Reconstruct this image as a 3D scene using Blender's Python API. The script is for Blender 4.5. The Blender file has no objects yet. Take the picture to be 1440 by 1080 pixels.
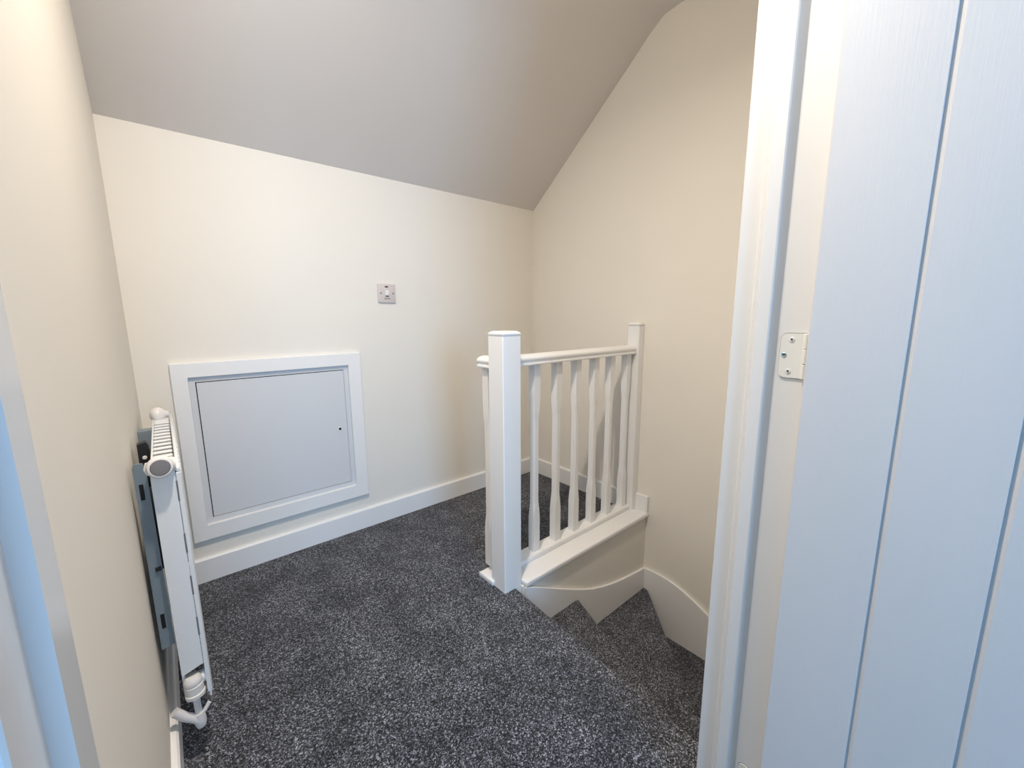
import bpy, bmesh, math
from mathutils import Vector, Matrix

# ------------------------------------------------------------------ camera
S = bpy.context.scene
COL = S.collection
yaw, pit, rol = math.radians(-40.5893), math.radians(-9.4202), math.radians(-0.3578)
cy, sy, cp, sp, cr, sr = math.cos(yaw), math.sin(yaw), math.cos(pit), math.sin(pit), math.cos(rol), math.sin(rol)
F = Vector((-sy*cp, cy*cp, sp)); R0 = Vector((cy, sy, 0)); U0 = R0.cross(F)
Rv = R0*cr + U0*sr; Uv = -R0*sr + U0*cr
cam_d = bpy.data.cameras.new('camera'); cam = bpy.data.objects.new('camera', cam_d); COL.objects.link(cam)
cam_d.sensor_width = 36; cam_d.sensor_fit = 'HORIZONTAL'; cam_d.lens = 573.96/1440*36
cam_d.clip_start = 0.004; cam_d.clip_end = 60
cam.matrix_world = Matrix(((Rv.x, Uv.x, -F.x, -1.770), (Rv.y, Uv.y, -F.y, -1.862), (Rv.z, Uv.z, -F.z, 1.0), (0, 0, 0, 1)))
S.camera = cam

# ------------------------------------------------------------------ light and exposure
W = bpy.data.worlds.new('world'); S.world = W; W.use_nodes = True
W.node_tree.nodes['Background'].inputs[0].default_value = (0.50, 0.72, 1.0, 1)
W.node_tree.nodes['Background'].inputs[1].default_value = 0.3
def area(name, loc, aim, sx, sy_, power, color, spread=180):
    l = bpy.data.lights.new(name, 'AREA'); l.shape = 'RECTANGLE'; l.size = sx; l.size_y = sy_
    l.energy = power; l.color = color; l.spread = math.radians(spread)
    o = bpy.data.objects.new(name, l); COL.objects.link(o); o.location = loc
    o.rotation_euler = (Vector(aim)-Vector(loc)).to_track_quat('-Z', 'Y').to_euler()
    return o
area('window_daylight', (-2.05, -4.28, 1.20), (-2.10, -1.0, 0.80), 1.0, 1.05, 58, (0.30, 0.60, 1.0))
lamp = bpy.data.lights.new('ceiling_lamp_light', 'AREA'); lamp.energy = 20.0; lamp.color = (1.0, 0.895, 0.77); lamp.shape = 'DISK'; lamp.size = 0.09; lamp.spread = math.radians(160)
lo = bpy.data.objects.new('ceiling_lamp_light', lamp); COL.objects.link(lo); lo.location = (-1.54, -1.27, 2.255)
S.view_settings.view_transform = 'Standard'; S.view_settings.look = 'None'
S.view_settings.gamma = 1; S.view_settings.use_curve_mapping = False
S.view_settings.exposure = 0.07

# ------------------------------------------------------------------ materials
def base_mat(name, col, rough=0.6, spec=0.5, metal=0.0):
    m = bpy.data.materials.new(name); m.use_nodes = True
    b = m.node_tree.nodes['Principled BSDF']
    b.inputs['Base Color'].default_value = (*col, 1); b.inputs['Roughness'].default_value = rough
    b.inputs['Metallic'].default_value = metal
    if 'Specular IOR Level' in b.inputs: b.inputs['Specular IOR Level'].default_value = spec
    return m, m.node_tree, b
def coords(nt, scale=(1, 1, 1)):
    tc = nt.nodes.new('ShaderNodeTexCoord'); mp = nt.nodes.new('ShaderNodeMapping')
    nt.links.new(tc.outputs['Object'], mp.inputs['Vector']); mp.inputs['Scale'].default_value = scale
    return mp.outputs['Vector']
def noise(nt, vec, scale, detail=2, rough=0.5):
    n = nt.nodes.new('ShaderNodeTexNoise'); n.inputs['Scale'].default_value = scale
    n.inputs['Detail'].default_value = detail; n.inputs['Roughness'].default_value = rough
    nt.links.new(vec, n.inputs['Vector']); return n.outputs['Fac']
def ramp(nt, fac, stops):
    r = nt.nodes.new('ShaderNodeValToRGB'); e = r.color_ramp.elements
    e[0].position, e[0].color = stops[0][0], (*stops[0][1], 1)
    e[1].position, e[1].color = stops[-1][0], (*stops[-1][1], 1)
    for p, c in stops[1:-1]:
        k = e.new(p); k.color = (*c, 1)
    nt.links.new(fac, r.inputs['Fac']); return r.outputs['Color']
def bump(nt, b, h, strength, dist):
    n = nt.nodes.new('ShaderNodeBump'); n.inputs['Strength'].default_value = strength; n.inputs['Distance'].default_value = dist
    nt.links.new(h, n.inputs['Height']); nt.links.new(n.outputs['Normal'], b.inputs['Normal'])
def painted(name, col, rough, spec, bs=0.08, var=0.02, scale=90, stretch=(1, 1, 1)):
    m, nt, b = base_mat(name, col, rough, spec)
    v = coords(nt, stretch)
    big = noise(nt, v, 3.0, 3)
    c2 = tuple(max(0, c-var) for c in col)
    nt.links.new(ramp(nt, big, [(0.35, c2), (0.65, col)]), b.inputs['Base Color'])
    bump(nt, b, noise(nt, v, scale, 3, 0.6), bs, 0.001)
    return m
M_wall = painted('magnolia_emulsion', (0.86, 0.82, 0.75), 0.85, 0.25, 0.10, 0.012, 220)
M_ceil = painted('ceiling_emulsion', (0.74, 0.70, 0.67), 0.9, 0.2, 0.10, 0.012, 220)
M_gloss = painted('white_satin_wood', (0.88, 0.875, 0.87), 0.33, 0.45, 0.05, 0.01, 60)
M_hatch = painted('white_hatch_enamel', (0.70, 0.71, 0.73), 0.42, 0.4, 0.02, 0.008, 60)
M_rad = painted('white_radiator_enamel', (0.83, 0.85, 0.87), 0.28, 0.5, 0.02, 0.01, 40)
M_plastic = base_mat('white_plastic', (0.80, 0.78, 0.76), 0.35, 0.5)[0]
M_switch = base_mat('switch_plastic', (0.68, 0.61, 0.58), 0.4, 0.4)[0]
M_rocker = base_mat('rocker_plastic', (0.86, 0.84, 0.82), 0.3, 0.5)[0]
M_dark = base_mat('recess_shade_black', (0.012, 0.012, 0.014), 0.7, 0.3)[0]  # black stands in for the shade inside gaps, slots and holes
M_mark = base_mat('gap_shade_and_indicator', (0.10, 0.08, 0.08), 0.6, 0.3)[0]  # near-black for painted gap shade and the indicator window
M_black = painted('black_bracket_plastic', (0.02, 0.02, 0.022), 0.45, 0.4, 0.05, 0.005)
M_galv = painted('grey_bracket_steel', (0.26, 0.31, 0.35), 0.42, 0.5, 0.06, 0.06, 60)
M_cap = base_mat('grey_cap', (0.19, 0.175, 0.175), 0.45, 0.5)[0]
M_steel = base_mat('screw_steel', (0.45, 0.62, 0.66), 0.3, 0.5, 0.8)[0]
M_hinge = painted('painted_hinge', (0.80, 0.80, 0.77), 0.35, 0.5, 0.05, 0.02, 60)
M_brass = base_mat('pipe_white', (0.72, 0.71, 0.72), 0.35, 0.5)[0]
M_lining = painted('white_lining_gloss', (0.76, 0.76, 0.76), 0.25, 0.5, 0.06, 0.02, 40)

# moulded woodgrain of the door
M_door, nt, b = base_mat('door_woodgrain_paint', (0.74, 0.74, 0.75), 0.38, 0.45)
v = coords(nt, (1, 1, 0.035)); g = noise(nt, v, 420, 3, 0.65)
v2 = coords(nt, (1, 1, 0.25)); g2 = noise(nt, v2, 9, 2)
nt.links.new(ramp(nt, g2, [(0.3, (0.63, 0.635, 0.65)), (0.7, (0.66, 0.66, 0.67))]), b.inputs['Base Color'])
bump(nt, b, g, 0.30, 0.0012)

# speckled carpet
def carpet(name, tint, k):
    m, nt, b = base_mat(name, (0.1, 0.1, 0.11), 0.95, 0.08)
    v = coords(nt)
    dist = nt.nodes.new('ShaderNodeTexNoise'); dist.inputs['Scale'].default_value = 150; nt.links.new(v, dist.inputs['Vector'])
    add = nt.nodes.new('ShaderNodeVectorMath'); add.operation = 'MULTIPLY_ADD'
    nt.links.new(dist.outputs['Color'], add.inputs[0]); add.inputs[1].default_value = (0.007, 0.007, 0.007); nt.links.new(v, add.inputs[2])
    vo = nt.nodes.new('ShaderNodeTexVoronoi'); vo.inputs['Scale'].default_value = 380; nt.links.new(add.outputs[0], vo.inputs['Vector'])
    sep = nt.nodes.new('ShaderNodeSeparateColor'); nt.links.new(vo.outputs['Color'], sep.inputs[0])
    T = lambda a: tuple(x*a*k for x in tint)
    spk = ramp(nt, sep.outputs[0], [(0.0, T(0.012)), (0.30, T(0.038)), (0.55, T(0.10)), (0.82, T(0.26)), (1.0, T(0.75))])
    # trodden patches where the pile leans another way
    pv = coords(nt); pn = noise(nt, pv, 7.5, 3, 0.55)
    pr = ramp(nt, pn, [(0.36, (0.66, 0.66, 0.67)), (0.60, (1.10, 1.10, 1.08))])
    mx = nt.nodes.new('ShaderNodeMix'); mx.data_type = 'RGBA'; mx.blend_type = 'MULTIPLY'; mx.inputs['Factor'].default_value = 1
    nt.links.new(spk, mx.inputs[6]); nt.links.new(pr, mx.inputs[7]); nt.links.new(mx.outputs[2], b.inputs['Base Color'])
    fine = noise(nt, v, 260, 3, 0.7)
    bump(nt, b, fine, 0.9, 0.006)
    if 'Sheen Weight' in b.inputs:
        b.inputs['Sheen Weight'].default_value = 0.12; b.inputs['Sheen Roughness'].default_value = 0.5
    return m
M_carpet = carpet('charcoal_twist_carpet', (0.90, 0.945, 1.11), 0.78)

# ------------------------------------------------------------------ mesh helpers
class MB:
    def __init__(s): s.bm = bmesh.new()
    def box(s, x0, x1, y0, y1, z0, z1, bev=0, seg=2):
        b = bmesh.new(); bmesh.ops.create_cube(b, size=1)
        for v in b.verts: v.co = Vector(((x0+x1)/2+v.co.x*(x1-x0), (y0+y1)/2+v.co.y*(y1-y0), (z0+z1)/2+v.co.z*(z1-z0)))
        if bev: bmesh.ops.bevel(b, geom=b.edges[:], offset=bev, segments=seg, profile=0.5, affect='EDGES')
        s._merge(b); return s
    def _merge(s, b):
        me = bpy.data.meshes.new('t'); b.to_mesh(me); b.free(); s.bm.from_mesh(me); bpy.data.meshes.remove(me)
    def loft(s, rings, close=True, caps=True):
        vs = [[s.bm.verts.new(p) for p in r] for r in rings]
        n = len(rings[0])
        for a, c in zip(vs, vs[1:]):
            for i in range(n if close else n-1):
                j = (i+1) % n; s.bm.faces.new((a[i], a[j], c[j], c[i]))
        if caps: s.bm.faces.new(vs[0]); s.bm.faces.new(list(reversed(vs[-1])))
        return s
    def prism(s, pts, axis, a, b, bev=0):
        """pts 2D outline; axis 0: (y,z) along x, 1: (x,z) along y, 2: (x,y) along z"""
        def P(p, t): return {0: (t, p[0], p[1]), 1: (p[0], t, p[1]), 2: (p[0], p[1], t)}[axis]
        q = bmesh.new()
        A = [q.verts.new(P(p, a)) for p in pts]; B = [q.verts.new(P(p, b)) for p in pts]
        n = len(pts)
        q.faces.new(A); q.faces.new(list(reversed(B)))
        for i in range(n): q.faces.new((A[i], B[i], B[(i+1) % n], A[(i+1) % n]))
        bmesh.ops.recalc_face_normals(q, faces=q.faces[:])
        if bev:
            es = [e for e in q.edges if len({round(P2, 6) for P2 in (e.verts[0].co[axis], e.verts[1].co[axis])}) == 1]
            bmesh.ops.bevel(q, geom=es, offset=bev, segments=3, profile=0.5, affect='EDGES')
        s._merge(q); return s
    def lathe(s, prof, origin, d, n=24):
        d = Vector(d).normalized(); u = d.orthogonal().normalized(); w = d.cross(u); o = Vector(origin)
        rings = [[o+d*t+(u*math.cos(2*math.pi*i/n)+w*math.sin(2*math.pi*i/n))*r for i in range(n)] for t, r in prof]
        return s.loft(rings)
    def tube(s, pts, r, n=12):
        pts = [Vector(p) for p in pts]; rings = []
        up = None
        for i, p in enumerate(pts):
            d = (pts[min(i+1, len(pts)-1)]-pts[max(i-1, 0)]).normalized()
            u = d.orthogonal().normalized() if up is None else (up-d*up.dot(d)).normalized()
            up = u; w = d.cross(u)
            rings.append([p+(u*math.cos(2*math.pi*k/n)+w*math.sin(2*math.pi*k/n))*r for k in range(n)])
        return s.loft(rings)
    def build(s, name, mat, parent=None, smooth=None, kind=None, label=None):
        bmesh.ops.recalc_face_normals(s.bm, faces=s.bm.faces[:])
        me = bpy.data.meshes.new(name); s.bm.to_mesh(me); s.bm.free()
        me.materials.append(mat)
        o = bpy.data.objects.new(name, me); COL.objects.link(o)
        if smooth:
            for p in me.polygons: p.use_smooth = True
            me.set_sharp_from_angle(angle=math.radians(smooth))
        if parent:
            o.parent = parent; o.matrix_parent_inverse = Matrix.Translation(-parent.location)
        if kind: o['kind'] = kind
        if label: o['label'] = label
        return o
def struct(name, mb, mat, label=None, smooth=None): return mb.build(name, mat, None, smooth, 'structure', label)
def thing(name, label, cat, loc, group=None):
    o = bpy.data.objects.new(name, None); COL.objects.link(o); o.location = loc; o.empty_display_size = 0.05
    o['label'] = label; o['category'] = cat
    if group: o['group'] = group
    return o

# ------------------------------------------------------------------ room shell
YW = -1.578            # landing face of the doorway wall (architrave face)
YB = -1.68             # bedroom face of the doorway wall
LX = -1.85             # left wall of the landing
CT = 2.262             # flat ceiling height
# landing floor and bedroom floor: one carpet
e0, e1 = (-0.862, -0.815), (-0.908, -1.62)
floor_pts = [(LX, 0.0), (LX, -1.60), (-1.82, -1.60), (-1.82, -1.70), (-3.6, -1.70), (-3.6, -4.3), (1.0, -4.3), (1.0, -1.70), (-1.04, -1.70), (-1.04, -1.60), (-0.907, -1.60), e0, (-0.862, -0.70), (0.0, -0.70), (0.0, 0.0)]
struct('floor', MB().prism(floor_pts, 2, -0.035, 0.0, 0.012), M_carpet, smooth=50)
struct('wall_back', MB().box(-2.0, 0.15, 0.0, 0.12, -0.3, 2.5), M_wall)
struct('wall_right', MB().box(0.0, 0.12, -3.2, 0.0, -2.2, 2.5), M_wall)
struct('wall_left', MB().box(LX-0.12, LX, -1.60, 0.0, -0.3, 2.5), M_wall)
# sloping and flat ceiling
zs = 1.617
sl = (CT-zs)/0.80
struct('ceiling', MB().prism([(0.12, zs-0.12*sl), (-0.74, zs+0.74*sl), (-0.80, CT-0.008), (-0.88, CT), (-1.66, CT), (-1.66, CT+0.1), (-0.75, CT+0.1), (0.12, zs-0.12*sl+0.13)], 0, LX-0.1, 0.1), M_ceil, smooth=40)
# doorway wall: piece over the stairs, piece left of the opening, piece above it
struct('wall_front', MB().box(-1.012, 0.0, -1.665, YW-0.015, -0.45, CT), M_wall)
struct('wall_front.001', MB().box(-3.6, -1.848, -1.665, YW-0.015, -0.03, CT), M_wall)
struct('wall_front.002', MB().box(-1.848, -1.012, -1.665, YW-0.015, 1.98, CT), M_wall)
# bedroom behind the camera
struct('wall_bedroom_left', MB().box(-3.72, -3.6, -4.4, -1.6, -0.03, 2.4), M_wall)
struct('wall_bedroom_right', MB().box(1.0, 1.12, -4.4, -1.6, -0.03, 2.4), M_wall)
wx0, wx1, wz0, wz1 = -2.65, -0.7, 0.35, 1.8
w = MB(); w.box(-3.6, wx0, -4.32, -4.2, -0.03, 2.4).box(wx1, 1.0, -4.32, -4.2, -0.03, 2.4).box(wx0, wx1, -4.32, -4.2, -0.03, wz0).box(wx0, wx1, -4.32, -4.2, wz1, 2.4)
struct('wall_rear', w, M_wall)
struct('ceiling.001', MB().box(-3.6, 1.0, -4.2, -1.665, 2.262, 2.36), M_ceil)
wf = MB()
for a in ((wx0, wx0+0.05, wz0, wz1), (wx1-0.05, wx1, wz0, wz1), (wx0+0.05, wx1-0.05, wz0, wz0+0.05), (wx0+0.05, wx1-0.05, wz1-0.05, wz1)):
    wf.box(a[0], a[1], -4.27, -4.22, a[2], a[3], 0.004)
struct('window_1', wf, M_gloss)

# skirting boards
def skirt_profile(t=0.015, h=0.095): return [(0, 0.0), (t, 0.0), (t, h-0.006), (t-0.004, h-0.001), (t-0.007, h), (0, h)]
struct('baseboard_back', MB().prism([(-p[0], p[1]) for p in skirt_profile()], 0, LX, 0.0), M_gloss)
struct('baseboard_right', MB().prism([(-p[0], p[1]) for p in skirt_profile()], 1, -0.68, -0.015), M_gloss)
struct('baseboard_left', MB().prism([(LX+p[0], p[1]) for p in skirt_profile(0.014)], 1, -1.578, -0.015), M_gloss)

# ------------------------------------------------------------------ doorway: lining, stops, architraves
LJ, RJ = -1.820, -1.040
HT = 1.95
struct('trim_1', MB().box(RJ, RJ+0.028, -1.735, YW, 0.0, HT, 0.0012, 1), M_lining)          # right jamb
struct('trim_2', MB().box(LJ-0.028, LJ, YB, YW, 0.0, HT, 0.0012, 1), M_lining)          # left jamb
struct('trim_3', MB().box(LJ-0.028, RJ+0.028, YB, YW, HT, HT+0.03, 0.0012, 1), M_lining)
# right stop with a moulded face
st = [(RJ, -1.6075), (RJ-0.006, -1.608), (RJ-0.009, -1.6105), (RJ-0.010, -1.617), (RJ-0.013, -1.619), (RJ-0.014, -1.636), (RJ-0.0125, -1.638), (RJ, -1.6465)]
struct('trim_4', MB().prism(st, 2, 0.0, HT), M_lining)
struct('trim_5', MB().prism([(LJ, -1.605), (LJ+0.004, -1.608), (LJ+0.006, -1.615), (LJ+0.006, -1.642), (LJ, -1.646)], 2, 0.0, HT), M_lining)
# landing-side architraves
def arch(x_in, x_out): 
    s = 1 if x_out > x_in else -1; w_ = abs(x_out-x_in)
    pr = [(0, 0), (0, 0.009), (0.004, 0.012), (0.010, 0.012), (0.014, 0.015), (w_-0.012, 0.017), (w_-0.004, 0.016), (w_, 0.011), (w_, 0)]
    return [(x_in+s*a, YW-0.015+c) for a, c in pr]
struct('trim_6', MB().prism(arch(RJ+0.006, RJ+0.066), 2, 0.0, HT+0.06), M_gloss)
struct('trim_7', MB().prism([(RJ+0.028, -1.735), (RJ+0.088, -1.735), (RJ+0.088, -1.665), (RJ+0.028, -1.665)], 2, 0.0, HT+0.06), M_gloss)
struct('trim_8', MB().box(LJ-0.03, LJ-0.004, YW-0.015, YW+0.001, 0.0, HT+0.06), M_gloss)

# ------------------------------------------------------------------ open door
DX = RJ-0.038
D0, DL = -1.695, 0.762
door = thing('door_1', 'white boarded door with wood grain and vertical grooves, standing open at right', 'door', (RJ-0.02, D0, 0.0))
del door['category']; door['kind'] = 'structure'
gro = [-1.8005-0.0985*i for i in range(7)]
pts = [(DX+0.036, D0), (DX+0.002, D0), (DX, D0-0.002)]
for gy in gro:
    pts += [(DX, gy+0.0034), (DX+0.0004, gy+0.0030), (DX+0.0034, gy+0.0028), (DX+0.0034, gy+0.0004), (DX+0.0006, gy-0.0028), (DX, gy-0.0036)]
pts += [(DX, D0-DL), (DX+0.036, D0-DL)]
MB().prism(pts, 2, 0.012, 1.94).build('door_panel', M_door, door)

# hinges on the right jamb
def hinge(zc, label):
    h = 0.068; y0, y1 = -1.6520, -1.6845
    t = thing('butt_hinge', label, 'hinge', (RJ, -1.685, zc-h/2), 'white painted butt hinges on the door jamb')
    r = 0.009; pt = [(y1, zc-h/2), (y1, zc+h/2)]
    for k in range(7):
        a = math.pi/2*k/6; pt.append((y0-r+r*math.sin(a), zc+h/2-r+r*math.cos(a)))
    for k in range(7):
        a = math.pi/2*k/6; pt.append((y0-r+r*math.cos(a), zc-h/2+r-r*math.sin(a)))
    MB().prism(pt, 0, RJ-0.0022, RJ+0.001).build('leaf', M_hinge, t)
    # dark plate drawn in for the shadow line round the let-in leaf
    pg = [(y1, zc-h/2-0.0007), (y1, zc+h/2+0.0007)]
    for k in range(7):
        a = math.pi/2*k/6; pg.append((y0-r+(r+0.0007)*math.sin(a), zc+h/2-r+(r+0.0007)*math.cos(a)))
    for k in range(7):
        a = math.pi/2*k/6; pg.append((y0-r+(r+0.0007)*math.cos(a), zc-h/2+r-(r+0.0007)*math.sin(a)))
    MB().prism(pg, 0, RJ-0.0006, RJ+0.001).build('recess_shade_line', M_mark, t, label='dark line painted in for the recess shade')
    k = MB()
    for i in range(3):
        k.lathe([(0, 0.0030), (0.0006, 0.0036), (h/3-0.0012, 0.0036), (h/3-0.0006, 0.0030)], (RJ-0.0045, -1.6855, zc-h/2+i*h/3), (0, 0, 1), 14)
    k.build('knuckle', M_hinge, t, 40)
    for (yy, zz, m) in ((-1.6665, zc+0.0245, 0), (-1.6580, zc+0.0010, 1), (-1.6655, zc-0.0240, 0)):
        sc = MB().lathe([(0, 0.0036), (0.0007, 0.0036), (0.0011, 0.0030), (0.0005, 0.0014)], (RJ-0.0022, yy, zz), (-1, 0, 0), 18).build('screw', M_steel if m else M_hinge, t, 40, label='bright steel screw' if m else None)
        c = MB(); c.box(RJ-0.0040, RJ-0.0028, yy-0.0013, yy+0.0013, zz-0.0004, zz+0.0004); c.box(RJ-0.0040, RJ-0.0028, yy-0.0004, yy+0.0004, zz-0.0013, zz+0.0013)
        c2 = c.build('screw_slot', M_dark, sc)
        c2.parent = sc; c2.matrix_parent_inverse = Matrix()
    return t
hinge(0.938, 'upper white painted hinge on the door jamb, one of its screws bright steel')
hinge(0.148, 'lower white hinge, only its curved top corner showing at the foot of the jamb')

# ------------------------------------------------------------------ staircase
stair = thing('staircase', 'dark carpeted winder staircase turning down beside the white balustrade', 'stairs', (-0.45, -1.2, -0.6))
yS = -0.835                 # apron / back of the stairwell
def lerp_line(a, b, x=None, y=None):
    if y is not None: t = (y-a[1])/(b[1]-a[1])
    else: t = (x-a[0])/(b[0]-a[0])
    return (a[0]+t*(b[0]-a[0]), a[1]+t*(b[1]-a[1]))
Yf = -1.592
n0 = [(-0.870, yS), (-0.907, Yf)]
n1a, n1b = (-0.521, -0.815), (-0.707, -1.318)
n1 = [lerp_line(n1a, n1b, y=yS), lerp_line(n1a, n1b, y=Yf)]
n2a, n2b = (-0.005, -0.868), (-0.470, -1.342)
n2 = [(-0.001, lerp_line(n2a, n2b, x=0.0)[1]), lerp_line(n2a, n2b, y=Yf)]
pv = (-0.80, -1.68)
Zt = [-0.195, -0.39, -0.585, -0.78, -0.975, -1.17]
def inset(l, d):   # shift a nosing line back towards the landing for its riser
    (x0, y0), (x1, y1) = l; dx, dy = x1-x0, y1-y0; L = math.hypot(dx, dy)
    nx, ny = dy/L, -dx/L
    return [(x0+nx*d, y0+ny*d), (x1+nx*d, y1+ny*d)]
def riser(line, z0, z1):
    l = inset(line, 0.016); l2 = inset(line, 0.03)
    MB().prism([l[0], l[1], l2[1], l2[0]], 2, z0, z1).build('riser', M_carpet, stair)
riser(n0, Zt[0]-0.02, -0.03)
def tread(pts, z): return MB().prism(pts, 2, z-0.032, z, 0.012).build('tread', M_carpet, stair, 50)
tread([(-0.95, yS), (-0.95, Yf), n1[1], n1[0]], Zt[0])
riser(n1, Zt[1]-0.02, Zt[0]-0.02)
tread([lerp_line(*inset(n1, 0.03), y=yS), lerp_line(*inset(n1, 0.03), y=Yf), n2[1], n2[0], (-0.001, yS)], Zt[1])
riser(n2, Zt[2]-0.02, Zt[1]-0.02)
tread([(-0.001, -0.87), (-0.72, -1.60), (-0.80, -1.66), (-0.001, -1.33)], Zt[2])
tread([(-0.001, -1.28), (-0.80, -1.66), (-0.80, -1.70), (-0.001, -1.70)], Zt[3])
MB().prism([(-0.001, -1.315), (-0.80, -1.645), (-0.80, -1.63), (-0.001, -1.30)], 2, Zt[3]-0.02, Zt[2]-0.02).build('riser', M_carpet, stair)
for i, z in enumerate(Zt[4:]):
    tread([(-0.86, -1.68-0.23*i), (-0.86, -1.94-0.23*i), (-0.001, -1.94-0.23*i), (-0.001, -1.68-0.23*i)], z)
    MB().box(-0.86, -0.001, -1.685-0.23*i, -1.67-0.23*i, z-0.02, z+0.18).build('riser', M_carpet, stair)
# apron below the balustrade and string with curved top
MB().box(-0.842, -0.0005, yS, yS+0.05, -0.62, -0.0005).build('apron', M_wall, stair, label='cream painted panel under the nosing')
top = [(-0.838, 0.000), (-0.80, -0.016), (-0.74, -0.047), (-0.669, -0.086), (-0.60, -0.122), (-0.54, -0.152), (-0.488, -0.177), (-0.43, -0.201), (-0.37, -0.221), (-0.30, -0.240), (-0.22, -0.256), (-0.13, -0.270), (-0.05, -0.280), (-0.0005, -0.284)]
MB().prism([(-0.838, -0.33)]+top+[(-0.0005, -0.62), (-0.55, -0.62)], 1, yS-0.014, yS+0.01).build('string_board', M_gloss, stair)
top2 = [(yS-0.0, -0.284), (-0.90, -0.279), (-0.962, -0.281), (-1.01, -0.289), (-1.054, -0.302), (-1.11, -0.325), (-1.165, -0.352), (-1.22, -0.385), (-1.30, -0.445), (-1.42, -0.55), (-1.7, -0.83), (-2.2, -1.33)]
low2 = [(p[0], p[1]-0.42) for p in reversed(top2)]
MB().prism(top2+low2, 0, -0.015, -0.0005).build('string_board', M_gloss, stair)
# string lip: the small bead on top of both strings
def bead(path, nm='string_bead'):
    MB().tube(path, 0.0035, 8).build(nm, M_gloss, stair, 60)
bead([(x, yS-0.0105, z) for x, z in top])
bead([(-0.0115, y, z) for y, z in top2[:10]])
# stairwell sides below the floor
struct('wall_stair', MB().box(-1.06, -0.96, -2.42, -0.86, -2.2, -0.04), M_wall)
struct('wall_stair.001', MB().box(-0.96, 0.0, -2.42, -2.32, -2.2, -0.04), M_wall)
struct('wall_stair.002', MB().box(-0.96, 0.0, yS+0.06, yS+0.12, -2.2, -0.04), M_wall)
struct('ceiling.002', MB().box(-0.96, 0.0, -2.32, -1.66, -0.12, -0.04), M_wall)
struct('floor.001', MB().box(-0.96, 0.0, -2.32, -0.78, -2.25, -2.2), M_carpet)

# ------------------------------------------------------------------ balustrade
bal = thing('balustrade', 'white painted balustrade with square newel and chamfered spindles at the stair head', 'balustrade', (-0.45, -0.75, 0.0))
# nosing board on the landing edge
nb = [(-0.678, 0.0), (-0.678, 0.017), (-0.681, 0.021), (-0.845, 0.021), (-0.851, 0.018), (-0.853, 0.012), (-0.851, 0.005), (-0.845, 0.0)]
MB().prism([(-0.928, -0.676), (-0.0, -0.676), (-0.0, -0.850), (-0.836, -0.850), (-0.838, -0.76), (-0.928, -0.76)], 2, 0.0, 0.021, 0.005).build('nosing_board', M_gloss, bal, 50)
MB().box(-0.838, -0.02, -0.764, -0.700, 0.019, 0.044, 0.004).build('base_rail', M_gloss, bal, 50)
def post(x0, x1, y0, y1, z0, zt, nm, ch=0.003):
    xm, ym = (x0+x1)/2, (y0+y1)/2; hx, hy = (x1-x0)/2, (y1-y0)/2
    def ring(h1, h2, z, c=ch):
        return [(xm+a, ym+b_, z) for a, b_ in ((-h1+c, -h2), (h1-c, -h2), (h1, -h2+c), (h1, h2-c), (h1-c, h2), (-h1+c, h2), (-h1, h2-c), (-h1, -h2+c))]
    p = MB().loft([ring(hx, hy, z0), ring(hx, hy, zt-0.017)]).build(nm, M_gloss, bal)
    c = MB().loft([ring(hx-0.004, hy-0.004, zt-0.019), ring(hx-0.004, hy-0.004, zt-0.0135), ring(hx+0.001, hy+0.001, zt-0.0125), ring(hx+0.0015, hy+0.0015, zt-0.008), ring(hx-0.008, hy-0.008, zt-0.0005), ring(hx-0.010, hy-0.010, zt)])
    o = c.build('cap', M_gloss, p); o.matrix_parent_inverse = Matrix()
    return p
post(-0.918, -0.837, -0.822, -0.741, -0.19, 0.951, 'newel_post')
hp = post(-0.045, 0.0, -0.778, -0.713, 0.021, 0.968, 'half_newel')
# handrail
pr = [(-0.026, 0.0), (-0.031, 0.002), (-0.032, 0.006), (-0.031, 0.009), (-0.026, 0.011), (-0.0255, 0.015), (-0.030, 0.019), (-0.0318, 0.024), (-0.030, 0.030), (-0.0255, 0.035), (-0.018, 0.039), (-0.009, 0.0412), (0, 0.042)]
pr = pr+[(-a, c) for a, c in reversed(pr[:-1])]
MB().prism([(-0.736+a, 0.8185+c) for a, c in pr], 0, -0.838, -0.044, 0.0).build('handrail', M_gloss, bal, 40)
# short return of the rail behind the newel, with a rounded end
ret = MB()
rings = []
for i in range(9):
    t = i/8; k = math.sqrt(max(0.0, 1-(t*0.93)**2)) if i else 1.0
    rings.append([(-0.8785+a*(0.35+0.65*k), -0.672+0.026*t, 0.8185+c*(0.45+0.55*k)+0.0*(1-k)) for a, c in pr])
rings.insert(0, [(-0.8785+a, -0.742, 0.8185+c) for a, c in pr])
ret.loft(rings).build('handrail_return', M_gloss, bal, 40)
# spindles
def spindle(xc, yc=-0.7325, parent=bal):
    def ring(h, c, z):
        return [(xc+a, yc+b_, z) for a, b_ in ((-h+c, -h), (h-c, -h), (h, -h+c), (h, h-c), (h-c, h), (-h+c, h), (-h, h-c), (-h, -h+c))]
    H = 0.0165; Lw = 0.0148
    r = [ring(H, 0.0006, 0.042), ring(H, 0.0006, 0.190), ring(H, 0.0050, 0.226), ring(Lw+0.0004, 0.0062, 0.248), ring(Lw, 0.0062, 0.262),
         ring(Lw, 0.0062, 0.596), ring(Lw+0.0004, 0.0062, 0.608), ring(H, 0.0050, 0.628), ring(H, 0.0006, 0.690), ring(H, 0.0006, 0.82)]
    return MB().loft(r)
xs = [-0.934, -0.687, -0.562, -0.4425, -0.320, -0.2025, -0.0745]
for x in [-0.80]+xs[1:]:
    spindle(x).build('spindle', M_gloss, bal)
spindle(-0.8785, -0.690).build('spindle', M_gloss, bal)
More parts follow.
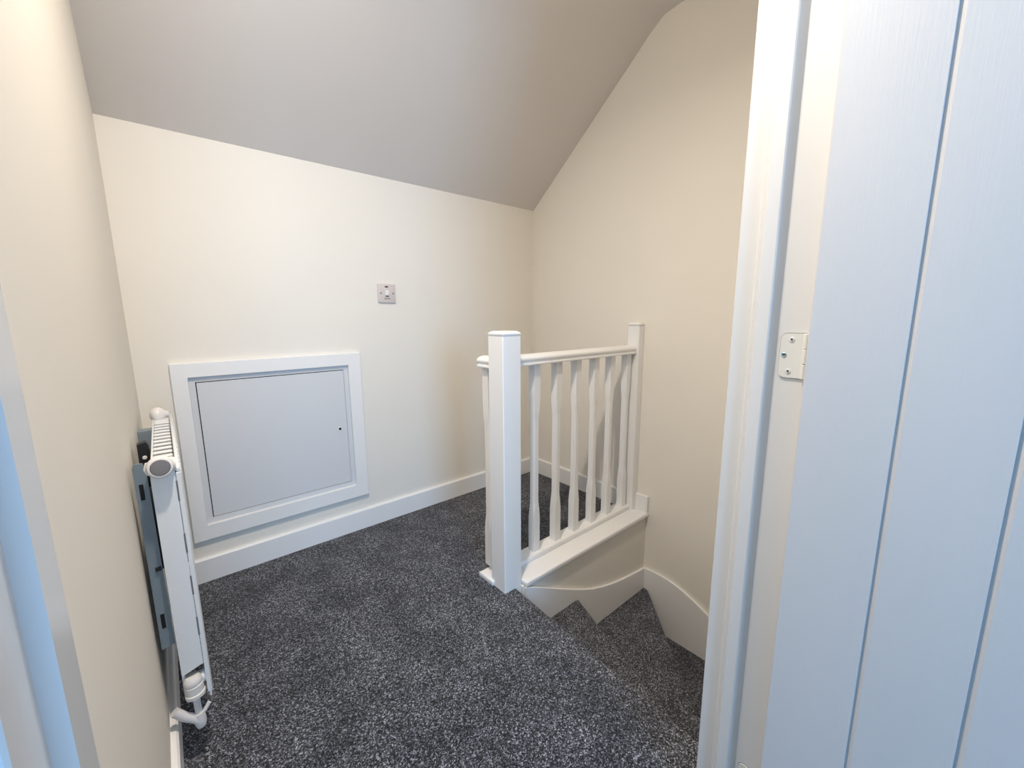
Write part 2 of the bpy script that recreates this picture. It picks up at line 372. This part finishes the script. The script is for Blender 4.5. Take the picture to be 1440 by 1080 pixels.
# skirting return between half newel and nosing
sb = MB().box(-0.0155, 0.0, -0.847, -0.778, 0.021, 0.106, 0.002)
struct('baseboard_stair', sb, M_gloss, 'short square end block of skirting beside the wall post')

# ------------------------------------------------------------------ access hatch
hx0, hx1, hz0, hz1 = -1.758, -1.093, 0.167, 0.843
ix0, ix1, iz0, iz1 = -1.711, -1.148, 0.2265, 0.790
hat = thing('access_hatch', 'white framed loft access hatch set low in the cream back wall', 'hatch', ((hx0+hx1)/2, -0.01, hz0))
def frame(a, c, y_front, y_back, bev, nm, mat, inner_slope=0.0, label=None):
    (x0, x1, z0, z1), (u0, u1, w0, w1) = a, c
    m = MB(); s = inner_slope
    rings = []
    for (p0, p1, q0, q1, yy) in ((x0, x1, z0, z1, y_back), (x0, x1, z0, z1, y_front+bev), (x0+bev, x1-bev, z0+bev, z1-bev, y_front),
                                 (u0-s-0.001, u1+s+0.001, w0-s-0.001, w1+s+0.001, y_front), (u0, u1, w0, w1, y_front+max(bev, s*0.8)), (u0, u1, w0, w1, y_back)):
        rings.append([(p0, yy, q0), (p1, yy, q0), (p1, yy, q1), (p0, yy, q1)])
    m.loft(rings, caps=False)
    vs = m.bm.verts; vs.ensure_lookup_table()
    A, B = [vs[i] for i in range(4)], [vs[len(vs)-4+i] for i in range(4)]
    for i in range(4): m.bm.faces.new((A[i], B[i], B[(i+1) % 4], A[(i+1) % 4]))
    return m.build(nm, mat, hat, label=label)
frame((hx0, hx1, hz0, hz1), (ix0, ix1, iz0, iz1), -0.018, 0.0, 0.002, 'architrave', M_gloss, 0.0)
frame((ix0, ix1, iz0, iz1), (-1.6915, -1.1665, 0.2465, 0.7705), -0.0045, 0.0, 0.001, 'inner_frame', M_hatch, 0.0)
MB().box(-1.6915, -1.1665, -0.0012, 0.0, 0.2465, 0.7705).build('gap', M_dark, hat, label='black sheet painting in the shade round the panel')  # shade of the panel joint put in as a black sheet
dp = MB().box(-1.6885, -1.1675, -0.0042, -0.001, 0.2485, 0.7675, 0.0008, 1).build('hatch_panel', M_hatch, hat)
kh = MB().lathe([(0, 0.010), (0.0012, 0.010), (0.0016, 0.0085)], (-1.200, -0.0042, 0.505), (0, -1, 0), 24).build('lock_ring', M_plastic, dp)
kh.matrix_parent_inverse = Matrix()
kd = MB().lathe([(0, 0.0058), (0.0022, 0.0058)], (-1.200, -0.0042, 0.505), (0, -1, 0), 20).build('lock_hole', M_dark, dp, label='black lock hole')
kd.matrix_parent_inverse = Matrix()

# ------------------------------------------------------------------ switch
sw = thing('fused_switch', 'small white square switch plate on the back wall above the hatch', 'switch', (-0.945, -0.005, 1.065))
sx, sz = -0.945, 1.109
MB().box(sx-0.043, sx+0.043, -0.009, 0.0, sz-0.043, sz+0.043, 0.003).build('switch_plate', M_switch, sw, 40)
MB().box(sx-0.009, sx+0.009, -0.0125, -0.008, sz-0.010, sz+0.014, 0.0015).build('rocker', M_rocker, sw, 40)
MB().box(sx-0.0085, sx+0.0085, -0.0110, -0.008, sz-0.0155, sz-0.0115, 0.0006).build('rocker_gap', M_mark, sw, label='dark slit under the rocker')
MB().box(sx-0.009, sx+0.006, -0.0105, -0.008, sz+0.026, sz+0.033, 0.0012).build('indicator', M_mark, sw, label='dark neon indicator window')
for dx in (-0.030, 0.030):
    MB().lathe([(0, 0.0036), (0.001, 0.0036), (0.0014, 0.003)], (sx+dx, -0.009, sz), (0, -1, 0), 14).build('screw', M_cap, sw, label='small dark screw')
for a, c in ((-0.0135, -0.001), (0.002, 0.013)):
    MB().box(sx+a, sx+c, -0.0096, -0.0088, sz-0.0265, sz-0.0225).build('printed_mark', M_cap, sw, label='tiny grey printing')

# ------------------------------------------------------------------ radiator
Y0, Y1 = -0.787, -0.150
rad = thing('radiator', 'white panel radiator hung on the left wall, seen end-on', 'radiator', (-1.80, -0.47, 0.137))
# front panel: pressed sheet, rounded edges and shallow flutes
px_f, px_b = -1.7665, -1.7765
fl = [(px_b, Y0)]
fl += [(px_f-0.003, Y0), (px_f-0.001, Y0+0.004)]
n_fl = 16
for i in range(n_fl):
    a = Y0+0.03+(Y1-Y0-0.06)*i/n_fl; wv = (Y1-Y0-0.06)/n_fl
    fl += [(px_f, a+0.25*wv), (px_f-0.003, a+0.33*wv), (px_f-0.003, a+0.47*wv), (px_f, a+0.55*wv)]
fl += [(px_f-0.001, Y1-0.004), (px_f-0.003, Y1), (px_b, Y1)]
MB().prism(fl, 2, 0.150, 0.682, 0.002).build('front_panel', M_rad, rad)
# top and bottom seams of the panel
MB().box(px_b+0.001, px_f-0.002, Y0, Y1, 0.680, 0.693, 0.003).build('seam', M_rad, rad, 40)
MB().box(px_b+0.003, px_f-0.003, Y0, Y1, 0.137, 0.152, 0.002).build('seam', M_rad, rad, 40)
# end plates
ep = MB().prism([(-1.8165, 0.216), (-1.8165, 0.683), (-1.814, 0.6865), (-1.7775, 0.6865), (-1.7775, 0.228)], 1, Y0, Y0+0.004).build('end_plate', M_rad, rad, label='pale blue-white end cover')
MB().prism([(-1.8165, 0.17), (-1.8165, 0.683), (-1.814, 0.6865), (-1.7775, 0.6865), (-1.7775, 0.17)], 1, Y1-0.004, Y1).build('end_plate', M_rad, rad)
# clips joining end plate to the front panel
for z in (0.62, 0.50, 0.40, 0.30):
    MB().box(-1.7785, -1.7755, Y0-0.001, Y0+0.004, z, z+0.045, 0.0005, 1).build('clip', M_cap, rad, label='grey clip slot at the panel edge')
# top grille: frame and slats
MB().box(-1.8165, -1.8125, Y0+0.03, Y1, 0.674, 0.690, 0.001, 1).build('grille_frame', M_rad, rad)
MB().box(-1.8125, -1.7775, Y0+0.004, Y0+0.045, 0.679, 0.688, 0.002).build('grille_frame', M_rad, rad)
MB().box(-1.8125, -1.7775, Y1-0.09, Y1-0.004, 0.679, 0.688, 0.002).build('grille_frame', M_rad, rad)
ns = 13
for i in range(ns):
    yy = Y0+0.060+(Y1-0.10-Y0-0.060)*i/(ns-1)
    MB().box(-1.8125, -1.7775, yy-0.008, yy+0.008, 0.682, 0.6875, 0.0015, 1).build('grille_slat', M_rad, rad)
MB().box(-1.8125, -1.7775, Y0+0.02, Y1-0.02, 0.640, 0.648).build('convector', M_cap, rad, label='grey block coloured as shaded convector fins below the grille')  # plain block, shade of the fins put into its grey
MB().box(-1.817, -1.812, Y0+0.006, Y1-0.006, 0.150, 0.676, 0.001, 1).build('back_panel', M_rad, rad)
# end tappings: near cap with grey disc, far vent knob
nc = MB()
nc.lathe([(0, 0.016), (0.006, 0.021), (0.020, 0.0225), (0.032, 0.022), (0.037, 0.0195), (0.038, 0.0165), (0.036, 0.016)], (-1.7985, Y0-0.016+0.03, 0.700), (0, -1, 0.12), 28)
nc.lathe([(0, 0.016), (0.010, 0.0165), (0.016, 0.014)], (-1.790, Y0+0.008, 0.700), (1, 0, -0.1), 20)
nm_ = nc.build('tapping_boss', M_plastic, rad, 40)
o = MB().lathe([(0, 0.0150), (0.0025, 0.0158), (0.004, 0.0145), (0.0042, 0.012)], (-1.7985, Y0-0.0205, 0.7045), (0, -1, 0.12), 28).build('boss_disc', M_cap, nm_, 40, label='grey plug disc')
o.matrix_parent_inverse = Matrix()
MB().lathe([(0, 0.009), (0.006, 0.010), (0.012, 0.017), (0.022, 0.0235), (0.032, 0.0235), (0.040, 0.018), (0.045, 0.008)], (-1.7765, Y1-0.03, 0.700), (-1, -0.12, 0.02), 26).build('vent_knob', M_plastic, rad, 40)
# hook of the end cover
MB().tube([(-1.8135, Y0, 0.684), (-1.8205, Y0-0.001, 0.690), (-1.8235, Y0, 0.700), (-1.8200, Y0+0.001, 0.712), (-1.8120, Y0+0.002, 0.712)], 0.0018, 8).build('cover_hook', M_plastic, rad, 60)
# wall bracket: angled steel strip with slots
br = MB().prism([(-1.8425, 0.285), (-1.8425, 0.700), (-1.839, 0.709), (-1.826, 0.708), (-1.822, 0.695), (-1.8195, 0.290)], 1, Y0+0.020, Y0+0.024).build('wall_bracket', M_galv, rad, label='grey slotted steel wall bracket')
for z, hh in ((0.648, 0.034), (0.352, 0.034)):
    o = MB().box(-1.8365, -1.8295, Y0+0.0192, Y0+0.0205, z-hh/2, z+hh/2, 0.0004, 1).build('slot', M_dark, br, label='dark slot'); o.matrix_parent_inverse = Matrix()
o = MB().box(-1.832, -1.8225, Y0+0.0160, Y0+0.0205, 0.470, 0.478).build('clip_tab', M_black, br); o.matrix_parent_inverse = Matrix()
MB().prism([(-1.840, 0.60), (-1.840, 0.706), (-1.824, 0.711), (-1.819, 0.703), (-1.819, 0.60)], 1, Y0+0.20, Y0+0.225).build('bracket_clip', M_black, rad, label='black plastic top bracket clip')
MB().lathe([(0, 0.0045), (0.002, 0.0045), (0.003, 0.0035)], (-1.829, Y0+0.2, 0.674), (0, -1, 0), 14).build('bracket_screw', M_plastic, rad)
MB().box(-1.850, -1.817, Y1-0.16, Y1-0.12, 0.25, 0.68).build('wall_bracket', M_galv, rad)
# lower valve, tail and pipe
vx, vy = -1.8005, Y0+0.005
MB().lathe([(0, 0.0145), (0.010, 0.0150), (0.018, 0.0135), (0.030, 0.0130)], (-1.774, vy+0.012, 0.188), (-1, -0.08, -0.1), 20).build('valve_tail', M_plastic, rad, 40)
MB().lathe([(0, 0.0125), (0.006, 0.0165), (0.016, 0.0180), (0.020, 0.0165), (0.022, 0.0180), (0.040, 0.0170), (0.042, 0.0190), (0.050, 0.0185), (0.053, 0.0120)], (vx, vy, 0.206), (0.05, -0.05, -1), 22).build('lockshield', M_plastic, rad, 35)
MB().tube([(vx+0.002, vy-0.002, 0.160), (vx+0.003, vy-0.003, 0.10)], 0.0068, 14).build('pipe', M_brass, rad, 60)
MB().tube([(-1.838, vy-0.004, 0.140), (-1.822, vy-0.006, 0.118), (-1.805, vy-0.008, 0.103), (-1.797, vy-0.010, 0.094)], 0.0095, 12).build('pipe_arm', M_brass, rad, 60)
MB().tube([(-1.796, vy-0.006, 0.103), (-1.786, vy-0.004, 0.110), (-1.777, vy-0.002, 0.122)], 0.0045, 10).build('pipe_arm', M_brass, rad, 60)
MB().lathe([(0, 0.0105), (0.014, 0.0115), (0.026, 0.0110), (0.034, 0.0085)], (vx+0.003, vy-0.006, 0.112), (0.05, -0.1, -1), 18).build('pipe_elbow', M_brass, rad, 40)
